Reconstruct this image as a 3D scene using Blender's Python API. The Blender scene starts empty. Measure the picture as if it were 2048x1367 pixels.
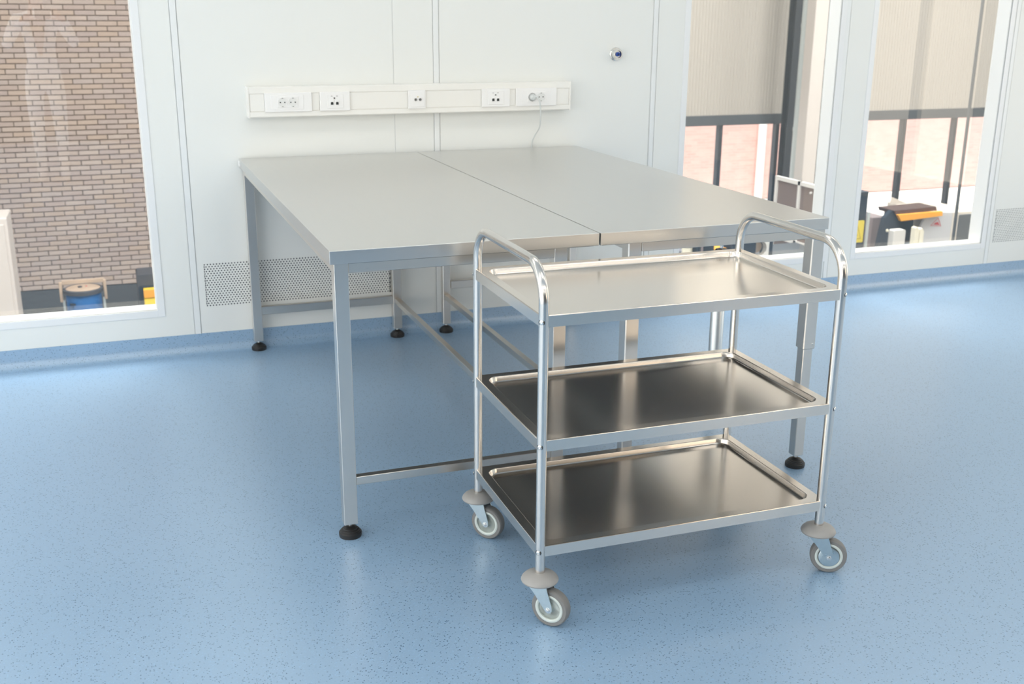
import bpy, bmesh, math, random
from mathutils import Vector, Matrix
random.seed(7)
SC = bpy.context.scene
COL = SC.collection
PI = math.pi

# ------------------------------------------------------------------ camera
cam = bpy.data.cameras.new('camera')
cam.sensor_width = 36.0
cam.lens = 2179.7189 / 2048 * 36.0
cam.clip_start = 0.05
cam.clip_end = 200
cam.dof.use_dof = True
cam.dof.focus_distance = 2.95
cam.dof.aperture_fstop = 6.3
camo = bpy.data.objects.new('camera', cam)
COL.objects.link(camo)
_r = Vector((0.93825397, -0.34588932, 0.0063289))
_u = Vector((0.09480746, 0.27468118, 0.95684993))
_f = Vector((0.33270261, 0.89716823, -0.2905136))
M = Matrix.Identity(4)
for i in range(3):
    M[i][0], M[i][1], M[i][2] = _r[i], _u[i], -_f[i]
M[0][3], M[1][3], M[2][3] = -0.53921985, -4.92025721, 1.49107302
camo.matrix_world = M
SC.camera = camo

# ------------------------------------------------------------------ world, sun, lamps, exposure
w = bpy.data.worlds.new('sky')
SC.world = w
w.use_nodes = True
nt = w.node_tree
sky = nt.nodes.new('ShaderNodeTexSky')
sky.sky_type = 'NISHITA'
sky.sun_disc = False
sky.sun_elevation = math.radians(52)
sky.sun_rotation = math.radians(200)
nt.links.new(sky.outputs[0], nt.nodes['Background'].inputs[0])
nt.nodes['Background'].inputs[1].default_value = 0.35

sun = bpy.data.lights.new('sun', 'SUN')
sun.energy = 10.0
sun.angle = math.radians(0.6)
sun.color = (1.0, 0.95, 0.88)
suno = bpy.data.objects.new('sun', sun)
COL.objects.link(suno)
suno.rotation_euler = Vector((0.20, 0.28, -0.94)).to_track_quat('-Z', 'Y').to_euler()

ROOM_W = 4.6        # power of each ceiling luminaire in the cleanroom
HALL_W = 440.0
FILL_R = 1.5  # warm glow of the fill panes added in the right wall
BAND_E = 0.7           # glow of the unseen band added high in the hall facade
FILL_L = 2.6          # glow of the fill panes added in the left wall          
def area(name, loc, sx, sy, power, col=(1, 1, 1), rot=(0, 0, 0)):
    l = bpy.data.lights.new(name, 'AREA')
    l.shape = 'RECTANGLE'
    l.size, l.size_y = sx, sy
    l.energy = power
    l.color = col
    o = bpy.data.objects.new(name, l)
    COL.objects.link(o)
    o.location = loc
    o.rotation_euler = rot
    return o
CEIL = 2.75
LAMPS = [(x, y) for x in (-2.4, -0.7, 1.0, 2.7, 4.4) for y in (-1.3, -3.4, -5.5, -7.4)]
for (x, y) in LAMPS:
    area('ceiling_lamp', (x, y, CEIL - 0.03), 1.16, 0.56, ROOM_W * (2.0 if y < -5 else 1.0), (1.0, 0.935, 0.83))
for x in (-4.5, 0.0, 4.5, 9.0, 13.0):
    area('hall_fill', (x, 2.2, 6.0), 2.5, 3.2, HALL_W, (1.0, 0.98, 0.96))  # unseen area fill in place of the hall's daylight
SC.view_settings.view_transform = 'Standard'
SC.view_settings.look = 'None'
SC.view_settings.gamma = 1.0
SC.view_settings.use_curve_mapping = False
SC.view_settings.exposure = 0.16

# ------------------------------------------------------------------ materials
def srgb(r, g, b):
    f = lambda c: (c / 12.92) if c <= 0.04045 else ((c + 0.055) / 1.055) ** 2.4
    return (f(r / 255), f(g / 255), f(b / 255), 1.0)
MATS = {}
def mat(name, col, rough=0.5, metal=0.0, spec=None, emit=None, coat=0.0):
    m = bpy.data.materials.new(name)
    m.use_nodes = True
    b = m.node_tree.nodes['Principled BSDF']
    b.inputs['Base Color'].default_value = col
    b.inputs['Roughness'].default_value = rough
    b.inputs['Metallic'].default_value = metal
    if spec is not None: b.inputs['Specular IOR Level'].default_value = spec
    if coat: b.inputs['Coat Weight'].default_value = coat
    if emit:
        b.inputs['Emission Color'].default_value = emit[0]
        b.inputs['Emission Strength'].default_value = emit[1]
    MATS[name] = m
    return m
def N(m, t, **kw):
    n = m.node_tree.nodes.new(t)
    for k, v in kw.items():
        if hasattr(n, k): setattr(n, k, v)
        else: n.inputs[k].default_value = v
    return n
def Lk(m, a, b): m.node_tree.links.new(a, b)
def bsdf(m): return m.node_tree.nodes['Principled BSDF']

def noise_rough(m, base, amp, scale, stretch=(1, 1, 1), bump=0.0, col=None, colamp=0.0):
    """fine brushed grain: varies roughness (and a slight bump) along one direction"""
    tc = N(m, 'ShaderNodeTexCoord')
    mp = N(m, 'ShaderNodeMapping')
    mp.inputs['Scale'].default_value = stretch
    nz = N(m, 'ShaderNodeTexNoise')
    nz.inputs['Scale'].default_value = scale
    nz.inputs['Detail'].default_value = 3
    Lk(m, tc.outputs['Object'], mp.inputs[0])
    Lk(m, mp.outputs[0], nz.inputs['Vector'])
    mr = N(m, 'ShaderNodeMapRange')
    mr.inputs['To Min'].default_value = base - amp
    mr.inputs['To Max'].default_value = base + amp
    Lk(m, nz.outputs['Fac'], mr.inputs['Value'])
    Lk(m, mr.outputs[0], bsdf(m).inputs['Roughness'])
    if bump:
        bp = N(m, 'ShaderNodeBump')
        bp.inputs['Strength'].default_value = bump
        bp.inputs['Distance'].default_value = 0.0005
        Lk(m, nz.outputs['Fac'], bp.inputs['Height'])
        Lk(m, bp.outputs[0], bsdf(m).inputs['Normal'])
    if colamp:
        mx = N(m, 'ShaderNodeMixRGB')
        c = bsdf(m).inputs['Base Color'].default_value
        mx.inputs[1].default_value = tuple(v * (1 - colamp) for v in c[:3]) + (1,)
        mx.inputs[2].default_value = tuple(min(1, v * (1 + colamp)) for v in c[:3]) + (1,)
        Lk(m, nz.outputs['Fac'], mx.inputs[0])
        Lk(m, mx.outputs[0], bsdf(m).inputs['Base Color'])
    return m

# white coated wall panels
noise_rough(mat('wall_white', srgb(238, 240, 238), 0.35, spec=0.4), 0.38, 0.05, 6, colamp=0.008)
mat('frame_white', srgb(240, 242, 244), 0.35)
mat('reveal_white', srgb(244, 245, 244), 0.4)
mat('joint_white', srgb(238, 241, 242), 0.3)
mat('ceiling_white', srgb(238, 240, 240), 0.6)
mat('lamp_white', srgb(240, 240, 240), 0.4, emit=((1, 0.985, 0.955, 1), 1.0))
mat('partition_dark', srgb(92, 90, 88), 0.6)
mat('partition_grey', srgb(86, 84, 82), 0.6)
mat('fill_left', srgb(235, 236, 235), 0.5, emit=((1.0, 0.955, 0.875, 1), FILL_L))
mat('fill_right', srgb(235, 236, 235), 0.5, emit=((1.0, 0.86, 0.70, 1), FILL_R))
mat('added_glow', srgb(240, 238, 232), 0.5, emit=((1.0, 0.92, 0.82, 1), BAND_E))
mat('frosted_warm', srgb(240, 228, 210), 0.5, emit=((1.0, 0.80, 0.60, 1), 1.8))
mat('trunk_white', srgb(244, 243, 239), 0.35)
mat('plate_white', srgb(246, 246, 246), 0.3)
mat('socket_white', srgb(236, 237, 236), 0.3)
mat('socket_dark', srgb(40, 44, 46), 0.5)
mat('grey_plastic', srgb(150, 152, 152), 0.4)
mat('chrome', (0.75, 0.75, 0.74, 1), 0.12, 1.0)
mat('valve_blue', srgb(20, 70, 160), 0.3)
mat('cable_white', srgb(214, 219, 220), 0.4)
mat('black_rubber', srgb(38, 37, 37), 0.45)
mat('tyre_grey', srgb(128, 127, 126), 0.55)
mat('hub_grey', srgb(170, 180, 177), 0.4)
mat('hub_ring', srgb(206, 214, 210), 0.4)
mat('bumper_grey', srgb(158, 156, 154), 0.42)
mat('vent_dark', srgb(70, 82, 92), 0.8)
noise_rough(mat('zinc', (0.56, 0.64, 0.67, 1), 0.3, 1.0), 0.30, 0.08, 60, colamp=0.10)
noise_rough(mat('steel_top', (0.70, 0.695, 0.68, 1), 0.3, 1.0), 0.30, 0.015, 60, (1, 0.04, 1))
noise_rough(mat('steel_frame', (0.74, 0.70, 0.655, 1), 0.28, 1.0), 0.28, 0.012, 220, (1, 1, 0.02))
noise_rough(mat('steel_rail', (0.73, 0.69, 0.64, 1), 0.28, 1.0), 0.28, 0.012, 220, (0.02, 0.02, 1))
noise_rough(mat('steel_tray', (0.74, 0.69, 0.635, 1), 0.2, 1.0), 0.20, 0.015, 160, (0.02, 1, 1))
noise_rough(mat('steel_tube', (0.72, 0.69, 0.655, 1), 0.16, 1.0), 0.20, 0.01, 220, (1, 1, 0.03))
mat('aluminium', (0.72, 0.76, 0.78, 1), 0.35, 1.0)

# blue speckled vinyl
m = mat('vinyl_blue', srgb(120, 168, 214), 0.33, spec=1.0)
bsdf(m).inputs['IOR'].default_value = 1.75
tc = N(m, 'ShaderNodeTexCoord')
def flecks(scale, thr, keep, off):
    mp = N(m, 'ShaderNodeMapping'); mp.inputs['Location'].default_value = (off, off * 1.7, 0)
    Lk(m, tc.outputs['Object'], mp.inputs[0])
    v = N(m, 'ShaderNodeTexVoronoi'); v.inputs['Scale'].default_value = scale
    v.feature = 'F1'
    wn = N(m, 'ShaderNodeTexNoise'); wn.inputs['Scale'].default_value = scale * 1.7
    mixv = N(m, 'ShaderNodeMixRGB'); mixv.blend_type = 'ADD'; mixv.inputs[0].default_value = 0.004
    Lk(m, mp.outputs[0], mixv.inputs[1]); Lk(m, wn.outputs['Color'], mixv.inputs[2]); Lk(m, mp.outputs[0], wn.inputs['Vector'])
    Lk(m, mixv.outputs[0], v.inputs['Vector'])
    lt = N(m, 'ShaderNodeMath', operation='LESS_THAN'); lt.inputs[1].default_value = thr
    Lk(m, v.outputs['Distance'], lt.inputs[0])
    sp = N(m, 'ShaderNodeSeparateColor'); Lk(m, v.outputs['Color'], sp.inputs[0])
    k = N(m, 'ShaderNodeMath', operation='LESS_THAN'); k.inputs[1].default_value = keep
    Lk(m, sp.outputs[0], k.inputs[0])
    mu = N(m, 'ShaderNodeMath', operation='MULTIPLY'); Lk(m, lt.outputs[0], mu.inputs[0]); Lk(m, k.outputs[0], mu.inputs[1])
    return mu.outputs[0]
base = srgb(112, 165, 216)
nz = N(m, 'ShaderNodeTexNoise'); nz.inputs['Scale'].default_value = 260; nz.inputs['Detail'].default_value = 2
Lk(m, tc.outputs['Object'], nz.inputs['Vector'])
c0 = N(m, 'ShaderNodeMixRGB'); c0.inputs[1].default_value = srgb(138, 170, 201); c0.inputs[2].default_value = srgb(149, 181, 212)
Lk(m, nz.outputs['Fac'], c0.inputs[0])
c1 = N(m, 'ShaderNodeMixRGB'); c1.inputs[2].default_value = srgb(84, 116, 150)
Lk(m, flecks(230, 0.42, 0.14, 3.1), c1.inputs[0]); Lk(m, c0.outputs[0], c1.inputs[1])
c2 = N(m, 'ShaderNodeMixRGB'); c2.inputs[2].default_value = srgb(146, 184, 218)
Lk(m, flecks(260, 0.45, 0.12, 9.3), c2.inputs[0]); Lk(m, c1.outputs[0], c2.inputs[1])
Lk(m, c2.outputs[0], bsdf(m).inputs['Base Color'])

# brick, one tone per brick
def brick_mat(name, stops):
    m = mat(name, srgb(180, 165, 155), 0.85)
    oi = N(m, 'ShaderNodeObjectInfo'); g = N(m, 'ShaderNodeNewGeometry')
    a = N(m, 'ShaderNodeMath', operation='ADD'); fr = N(m, 'ShaderNodeMath', operation='FRACT')
    Lk(m, oi.outputs['Random'], a.inputs[0]); Lk(m, g.outputs['Random Per Island'], a.inputs[1]); Lk(m, a.outputs[0], fr.inputs[0])
    cr = N(m, 'ShaderNodeValToRGB')
    cr.color_ramp.elements[0].color = stops[0]; cr.color_ramp.elements[1].color = stops[-1]
    for i, c in enumerate(stops[1:-1]):
        e = cr.color_ramp.elements.new((i + 1) / (len(stops) - 1)); e.color = c
    Lk(m, fr.outputs[0], cr.inputs[0]); Lk(m, cr.outputs[0], bsdf(m).inputs['Base Color'])
brick_mat('brick', [srgb(184, 168, 160), srgb(180, 166, 161), srgb(192, 178, 170), srgb(188, 170, 157), srgb(184, 172, 167)])
mat('mortar', srgb(138, 127, 120), 0.9)
mat('plinth_dark', srgb(84, 88, 92), 0.8)
m = mat('cladding', srgb(196, 190, 182), 0.5)
m = mat('far_brick', srgb(205, 140, 125), 0.9)
bt = N(m, 'ShaderNodeTexBrick'); bt.inputs['Scale'].default_value = 4.5
bt.inputs['Color1'].default_value = srgb(212, 172, 164); bt.inputs['Color2'].default_value = srgb(198, 158, 150); bt.inputs['Mortar'].default_value = srgb(208, 180, 172)
bt.inputs['Row Height'].default_value = 0.27; bt.inputs['Brick Width'].default_value = 1.0
tc = N(m, 'ShaderNodeTexCoord'); mp = N(m, 'ShaderNodeMapping'); mp.inputs['Rotation'].default_value = (PI / 2, 0, 0)
Lk(m, tc.outputs['Object'], mp.inputs[0]); Lk(m, mp.outputs[0], bt.inputs['Vector']); Lk(m, bt.outputs['Color'], bsdf(m).inputs['Base Color'])
mat('concrete_pale', srgb(232, 228, 220), 0.8)
mat('hall_floor', srgb(120, 118, 116), 0.5)
mat('hall_wall', srgb(200, 196, 190), 0.8)
mat('steel_dark', srgb(58, 63, 70), 0.5)
mat('steel_grey', srgb(86, 92, 98), 0.5)
mat('galvanised', srgb(206, 214, 214), 0.35, 0.15)
mat('beige_panel', srgb(220, 212, 206), 0.5)
mat('navy', srgb(44, 56, 70), 0.5)
mat('dark_brown', srgb(84, 66, 64), 0.5)
mat('brown_grey', srgb(150, 138, 140), 0.5)
mat('orange', srgb(250, 176, 66), 0.5)
mat('yellow', srgb(250, 214, 50), 0.5)
mat('sign_yellow', srgb(244, 222, 80), 0.5)
mat('sign_black', srgb(48, 46, 40), 0.5)
mat('sign_line', srgb(196, 172, 60), 0.5)
mat('red', srgb(206, 92, 96), 0.5)
mat('machine_grey', srgb(204, 205, 208), 0.45)
mat('machine_beige', srgb(224, 216, 204), 0.5)
mat('white_paint', srgb(240, 238, 234), 0.4)
mat('cream', srgb(244, 238, 218), 0.5)
mat('blue_paint', srgb(36, 112, 184), 0.45)
mat('beige_lid', srgb(205, 182, 160), 0.5)
mat('dark_grey', srgb(78, 80, 86), 0.6)
mat('tinted', srgb(136, 122, 118), 0.25)
mat('skin', srgb(214, 165, 140), 0.5)
mat('hair', srgb(84, 54, 36), 0.6)
mat('white_cloth', srgb(244, 246, 250), 0.8)
mat('tan_cloth', srgb(206, 176, 150), 0.8)
mat('underside_grey', srgb(74, 68, 64), 0.6)
mat('black_plastic', srgb(28, 28, 30), 0.4)

# window glass: clear, with the mirror image of the room on it
m = bpy.data.materials.new('glass'); m.use_nodes = True; MATS['glass'] = m
for n in list(m.node_tree.nodes): m.node_tree.nodes.remove(n)
out = N(m, 'ShaderNodeOutputMaterial'); mix = N(m, 'ShaderNodeMixShader')
tr = N(m, 'ShaderNodeBsdfTransparent'); tr.inputs[0].default_value = (0.95, 0.965, 0.96, 1)
gl = N(m, 'ShaderNodeBsdfGlossy'); gl.inputs['Roughness'].default_value = 0.01
g_ = N(m, 'ShaderNodeNewGeometry')
dt = N(m, 'ShaderNodeVectorMath', operation='DOT_PRODUCT'); Lk(m, g_.outputs['Normal'], dt.inputs[0]); Lk(m, g_.outputs['Incoming'], dt.inputs[1])
ab = N(m, 'ShaderNodeMath', operation='ABSOLUTE'); Lk(m, dt.outputs['Value'], ab.inputs[0])
om = N(m, 'ShaderNodeMath', operation='SUBTRACT'); om.inputs[0].default_value = 1.0; Lk(m, ab.outputs[0], om.inputs[1])
pw = N(m, 'ShaderNodeMath', operation='POWER'); pw.inputs[1].default_value = 5.0; Lk(m, om.outputs[0], pw.inputs[0])
fr = N(m, 'ShaderNodeMath', operation='MULTIPLY_ADD'); fr.inputs[1].default_value = 0.93; fr.inputs[2].default_value = 0.07; Lk(m, pw.outputs[0], fr.inputs[0])
Lk(m, fr.outputs[0], mix.inputs[0]); Lk(m, tr.outputs[0], mix.inputs[1]); Lk(m, gl.outputs[0], mix.inputs[2]); Lk(m, mix.outputs[0], out.inputs[0])

# ------------------------------------------------------------------ mesh helpers
class MB:
    def __init__(s): s.bm = bmesh.new()
    def box(s, x0, x1, y0, y1, z0, z1, bev=0.0, seg=1):
        g = bmesh.ops.create_cube(s.bm, size=1.0)
        for v in g['verts']:
            v.co = Vector(((x0 + x1) / 2 + v.co.x * (x1 - x0), (y0 + y1) / 2 + v.co.y * (y1 - y0), (z0 + z1) / 2 + v.co.z * (z1 - z0)))
        if bev:
            ed = set(e for v in g['verts'] for e in v.link_edges)
            bmesh.ops.bevel(s.bm, geom=list(ed), offset=bev, segments=seg, affect='EDGES', profile=0.5)
        return s
    def prism(s, poly, axis, a0, a1):
        """polygon in the plane normal to axis, extruded from a0 to a1"""
        def P(p, a):
            if axis == 'y': return Vector((p[0], a, p[1]))
            if axis == 'x': return Vector((a, p[0], p[1]))
            return Vector((p[0], p[1], a))
        A = [s.bm.verts.new(P(p, a0)) for p in poly]; B = [s.bm.verts.new(P(p, a1)) for p in poly]
        n = len(poly); fs = [s.bm.faces.new(A), s.bm.faces.new(list(reversed(B)))]
        for i in range(n): fs.append(s.bm.faces.new((A[i], B[i], B[(i + 1) % n], A[(i + 1) % n])))
        bmesh.ops.recalc_face_normals(s.bm, faces=fs)
        return s
    def lathe(s, prof, seg=24, mtx=None):
        """profile of (radius, height) revolved about z, then placed by mtx"""
        mtx = mtx or Matrix.Identity(4)
        rings = []
        for (r, z) in prof:
            if r < 1e-6: rings.append([s.bm.verts.new(mtx @ Vector((0, 0, z)))])
            else: rings.append([s.bm.verts.new(mtx @ Vector((r * math.cos(2 * PI * k / seg), r * math.sin(2 * PI * k / seg), z))) for k in range(seg)])
        fs = []
        for a, b in zip(rings, rings[1:]):
            for k in range(seg):
                k2 = (k + 1) % seg
                if len(a) == 1 and len(b) == 1: continue
                if len(a) == 1: fs.append(s.bm.faces.new((a[0], b[k], b[k2])))
                elif len(b) == 1: fs.append(s.bm.faces.new((a[k], b[0], a[k2])))
                else: fs.append(s.bm.faces.new((a[k], b[k], b[k2], a[k2])))
        for end in (rings[0], rings[-1]):
            if len(end) > 1: fs.append(s.bm.faces.new(end))
        bmesh.ops.recalc_face_normals(s.bm, faces=fs)
        return s
    def tube(s, pts, r, seg=16, cap=True):
        pts = [Vector(p) for p in pts]
        rings = []; up = None
        for i, p in enumerate(pts):
            t = (pts[min(i + 1, len(pts) - 1)] - pts[max(i - 1, 0)]).normalized()
            if up is None:
                up = Vector((1, 0, 0)) if abs(t.x) < 0.9 else Vector((0, 1, 0))
            up = (up - t * up.dot(t)).normalized()
            sd = t.cross(up)
            rings.append([s.bm.verts.new(p + (up * math.cos(2 * PI * k / seg) + sd * math.sin(2 * PI * k / seg)) * r) for k in range(seg)])
        fs = []
        for a, b in zip(rings, rings[1:]):
            for k in range(seg):
                fs.append(s.bm.faces.new((a[k], a[(k + 1) % seg], b[(k + 1) % seg], b[k])))
        if cap: fs += [s.bm.faces.new(rings[0]), s.bm.faces.new(rings[-1])]
        bmesh.ops.recalc_face_normals(s.bm, faces=fs)
        return s
    def build(s, name, mname, parent=None, smooth=False, loc=None):
        me = bpy.data.meshes.new(name)
        if smooth:
            for f in s.bm.faces: f.smooth = True
        s.bm.to_mesh(me); s.bm.free()
        me.materials.append(MATS[mname])
        if smooth:
            try: me.set_sharp_from_angle(angle=math.radians(40))
            except Exception: pass
        o = bpy.data.objects.new(name, me)
        COL.objects.link(o)
        if parent: o.parent = parent
        if loc: o.location = loc
        return o
def thing(name, label, cat, loc=(0, 0, 0), rz=0.0, group=None):
    o = bpy.data.objects.new(name, None); COL.objects.link(o)
    o.empty_display_size = 0.1
    o.location = loc; o.rotation_euler = (0, 0, rz)
    o['label'] = label; o['category'] = cat
    if group: o['group'] = group
    return o
def tag(o, label, cat, group=None):
    o['label'] = label; o['category'] = cat
    if group: o['group'] = group
    return o
def struct(o): o['kind'] = 'structure'; return o
def sroot(name):
    o = bpy.data.objects.new(name, None); COL.objects.link(o); o['kind'] = 'structure'; return o
def rot_to(d):
    return Vector(d).normalized().to_track_quat('Z', 'Y').to_matrix().to_4x4()

# ------------------------------------------------------------------ room shell
RX0, RX1, RY0 = -3.6, 5.5, -8.6
struct(MB().box(RX0, RX1, RY0, 0.0, -0.12, 0.0).build('floor', 'vinyl_blue'))
ceil = struct(MB().box(RX0, RX1, RY0, 0.11, CEIL, CEIL + 0.12).build('ceiling', 'ceiling_white'))
for (nm, xa, xb, pm) in (('wall_left', RX0 - 0.1, RX0, 'fill_left'), ('wall_right', RX1, RX1 + 0.1, 'fill_right')):
    wl = sroot(nm)
    nw, w0 = (6, -8.0) if nm == 'wall_left' else (2, -3.3)
    w1 = -0.7 if nm == 'wall_left' else -0.9
    st_ = (w1 - w0) / nw
    for (ya, yb, za, zb) in ((RY0, 0.11, -0.12, 0.25), (RY0, 0.11, 2.45, CEIL + 0.12), (w1, 0.11, 0.25, 2.45), (RY0, w0, 0.25, 2.45)):
        MB().box(xa, xb, ya, yb, za, zb).build('wall_panel', 'wall_white', wl)
    for i in range(nw):
        y0 = w0 + i * st_
        MB().box(xa, xb, y0, y0 + 0.10, 0.25, 2.45).build('mullion', 'frame_white', wl)
        MB().box((xa + xb) / 2 - 0.01, (xa + xb) / 2 + 0.01, y0 + 0.10, y0 + st_, 0.25, 2.45).build('glow_pane', pm, wl)  # side-wall panes are unseen and added to fill the shade under the tables

wf = sroot('wall_front')
MB().box(RX0, RX1, RY0 - 0.1, RY0, -0.12, 1.02).build('sill_panel', 'partition_dark', wf)
MB().box(RX0, RX1, RY0 - 0.1, RY0, 2.55, CEIL + 0.12).build('head_panel', 'wall_white', wf)
for i in range(5):
    x0 = RX0 + i * (RX1 - RX0) / 5
    MB().box(x0, x0 + 0.12, RY0 - 0.1, RY0, 1.02, 2.55).build('mullion', 'partition_grey', wf)
    MB().box(x0 + 0.12, x0 + (RX1 - RX0) / 5, RY0 - 0.06, RY0 - 0.04, 1.02, 2.55).build('partition_panel' if i < 4 else 'glow_pane', 'partition_grey' if i < 4 else 'frosted_warm', wf)

# back wall: panels between cover joints, with three glazed panels
SEAMS = [-3.6, -2.47, -1.35, -0.226, 0.908, 2.018, 3.130, 4.250, 5.5]
wb = sroot('wall_back')
T = 0.10
WINS = {2: (-1.275, -0.392), 5: (2.208, 3.087), 6: (3.318, 4.200)}
WZ0, WZ1 = 0.211, 2.25
G = 0.0155
for i in range(len(SEAMS) - 1):
    a, b = SEAMS[i] + G, SEAMS[i + 1] - G
    if i in WINS:
        x0, x1 = WINS[i]
        MB().box(a, x0, 0, T, 0, CEIL).box(x1, b, 0, T, 0, CEIL).box(x0, x1, 0, T, 0, WZ0).box(x0, x1, 0, T, WZ1, CEIL).build('wall_panel', 'wall_white', wb)
    elif i in (3, 7):
        # panel with the return-air opening (filled by the grille)
        gx0, gx1 = (-0.187, 0.674) if i == 3 else (4.280, 5.141)
        gz0, gz1 = 0.202, 0.411
        bb = 0.7065 if i == 3 else b
        q = MB().box(a, gx0, 0, T, 0, CEIL).box(gx0, gx1, 0, T, 0, gz0).box(gx0, gx1, 0, T, gz1, CEIL)
        q.box(gx1, bb, 0, T, 0, CEIL)
        q.build('wall_panel', 'wall_white', wb)
        if i == 3: MB().box(0.7065, 0.7095, 0.0025, T, 0, CEIL).build('cover_joint', 'joint_white', wb)
        if i == 3: MB().box(0.7095, b, 0, T, 0, CEIL).build('wall_panel', 'wall_white', wb)
    else:
        MB().box(a, b, 0, T, 0, CEIL).build('wall_panel', 'wall_white', wb)
for s_ in SEAMS[1:-1]:
    MB().box(s_ - 0.0125, s_ + 0.0125, -0.002, T, 0, CEIL, 0.001).box(s_ - 0.0155, s_ + 0.0155, 0.005, T, 0, CEIL).build('cover_joint', 'joint_white', wb)
MB().box(RX0, -1.275, T - 0.002, T, 0, CEIL).build('rear_lining', 'hall_wall', wb)

for n, (i, (x0, x1)) in enumerate(WINS.items()):
    wr = sroot('window_%d' % (n + 1))
    fw = 0.031
    q = MB().box(x0 - fw, x0, -0.003, 0.004, WZ0 - fw, WZ1 + fw, 0.001).box(x1, x1 + fw, -0.003, 0.004, WZ0 - fw, WZ1 + fw, 0.001)
    q.box(x0, x1, -0.003, 0.004, WZ0 - fw, WZ0, 0.001).box(x0, x1, -0.003, 0.004, WZ1, WZ1 + fw, 0.001)
    q.build('window_frame', 'frame_white', wr)
    t = 0.004
    q = MB().box(x0, x0 + t, 0.006, T, WZ0, WZ1).box(x1 - t, x1, 0.006, T, WZ0, WZ1).box(x0 + t, x1 - t, 0.006, T, WZ0, WZ0 + t).box(x0 + t, x1 - t, 0.006, T, WZ1 - t, WZ1)
    q.build('window_reveal', 'reveal_white', wr)
    MB().box(x0, x1, T - 0.004, T - 0.0039, WZ0, WZ1).build('pane', 'glass', wr)

# coved skirting running up from the floor
prof = [(0.0, 0.087), (-0.004, 0.087), (-0.004, 0.042)]
for k in range(1, 9):
    a = k / 8 * PI / 2
    prof.append((-0.004 - 0.038 * (1 - math.cos(a)), 0.042 - 0.0415 * math.sin(a)))
prof += [(-0.06, 0.0005), (-0.06, 0.0), (0.0, 0.0)]
struct(MB().prism(prof, 'x', RX0, RX1).build('baseboard_back', 'vinyl_blue', smooth=True))

# perforated return-air grilles
def grille(name, label, x0, z0, cols, rows, loc):
    t = thing(name, label, 'vent', loc)
    dx, dz, r = 0.01322, 0.01045, 0.0033
    bm = MB()
    W_, H_ = cols * dx, rows * dz
    b = bm.bm
    seg = 8
    # cells: rectangle outline to octagonal hole, each a real opening with a short wall
    for j in range(rows):
        off = 0.0 if j % 2 == 0 else dx / 2
        for i in range(cols):
            cx, cz = dx * (i + 0.25) + off + dx * 0.0, dz * (j + 0.5)
            xa, xb = cx - dx / 2, cx + dx / 2
            za, zb = cz - dz / 2, cz + dz / 2
            sq = []
            for k in range(seg):
                a = 2 * PI * (k + 0.5) / seg
                c, s = math.cos(a), math.sin(a)
                sc = 1 / max(abs(c), abs(s))
                c2, s2 = c * sc, s * sc
                # snap to corners so neighbouring cells meet
                if abs(abs(c2) - 1) < 1e-6 and abs(s2) > 0.3: s2 = math.copysign(1, s2)
                if abs(abs(s2) - 1) < 1e-6 and abs(c2) > 0.3: c2 = math.copysign(1, c2)
                sq.append((cx + c2 * dx / 2, cz + s2 * dz / 2))
            ho = [(cx + r * math.cos(2 * PI * (k + 0.5) / seg), cz + r * math.sin(2 * PI * (k + 0.5) / seg)) for k in range(seg)]
            V1 = [b.verts.new((p[0], 0, p[1])) for p in ho]
            V2 = [b.verts.new((p[0], 0.0015, p[1])) for p in ho]
            cor = [b.verts.new((p[0], 0, p[1])) for p in ((xb, zb), (xa, zb), (xa, za), (xb, za))]
            # octagon verts 0,1 top-right ... : quads/triangles to the four corners
            for q in range(4):
                c0 = cor[q]; c1 = cor[(q + 1) % 4]
                b.faces.new((c0, V1[(2 * q) % 8], V1[(2 * q + 1) % 8]))
                b.faces.new((c0, V1[(2 * q + 1) % 8], V1[(2 * q + 2) % 8], c1))
            for k in range(seg):
                b.faces.new((V1[k], V2[k], V2[(k + 1) % seg], V1[(k + 1) % seg]))
    bmesh.ops.recalc_face_normals(b, faces=b.faces[:])
    p = bm.build('perforated_plate', 'wall_white', t, loc=(0, 0.0, 0))
    m = 0.01
    Wt = W_ + dx / 2
    MB().box(-m, Wt + m, 0.0002, 0.0012, -m, 0).box(-m, Wt + m, 0.0002, 0.0012, H_, H_ + m).box(-m, 0, 0.0002, 0.0012, 0, H_).box(Wt, Wt + m, 0.0002, 0.0012, 0, H_).build('grille_border', 'wall_white', t)
    MB().box(-m, Wt + m, 0.03, 0.035, -m, H_ + m).build('duct_backing', 'vent_dark', t)
    return t
grille('air_grille', 'white perforated air grille low on wall under the left steel table', 0, 0, 64, 19, (-0.181, 0.0, 0.208))
grille('air_grille', 'white perforated air grille low on wall right of the last window', 0, 0, 64, 19, (4.286, 0.0, 0.208))

# ------------------------------------------------------------------ wall trunking with outlets
D0 = -0.06
tk = thing('wall_trunking', 'long white wall trunking with socket plates above the steel tables', 'trunking', (0.05, 0, 1.043))
LX, HZ = 1.50, 0.130
prof = [(0.0, 0.0), (D0 + 0.004, 0.0), (D0, 0.004), (D0, 0.024), (D0 + 0.0035, 0.0245), (D0 + 0.0035, 0.1015), (D0, 0.102), (D0, 0.126), (D0 + 0.004, 0.130), (0.0, 0.130)]
MB().prism(prof, 'x', 0.004, LX - 0.004).build('trunk_body', 'trunk_white', tk)
for (xa, xb) in ((-0.002, 0.006), (LX - 0.006, LX + 0.002)):
    MB().box(xa, xb, D0 - 0.0015, 0, -0.001, HZ + 0.001, 0.001).build('end_cap', 'trunk_white', tk)
def cover(xa, xb):
    MB().box(xa, xb, D0 + 0.001, D0 + 0.004, 0.0265, 0.0995, 0.0008).build('cover_strip', 'trunk_white', tk)
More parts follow.
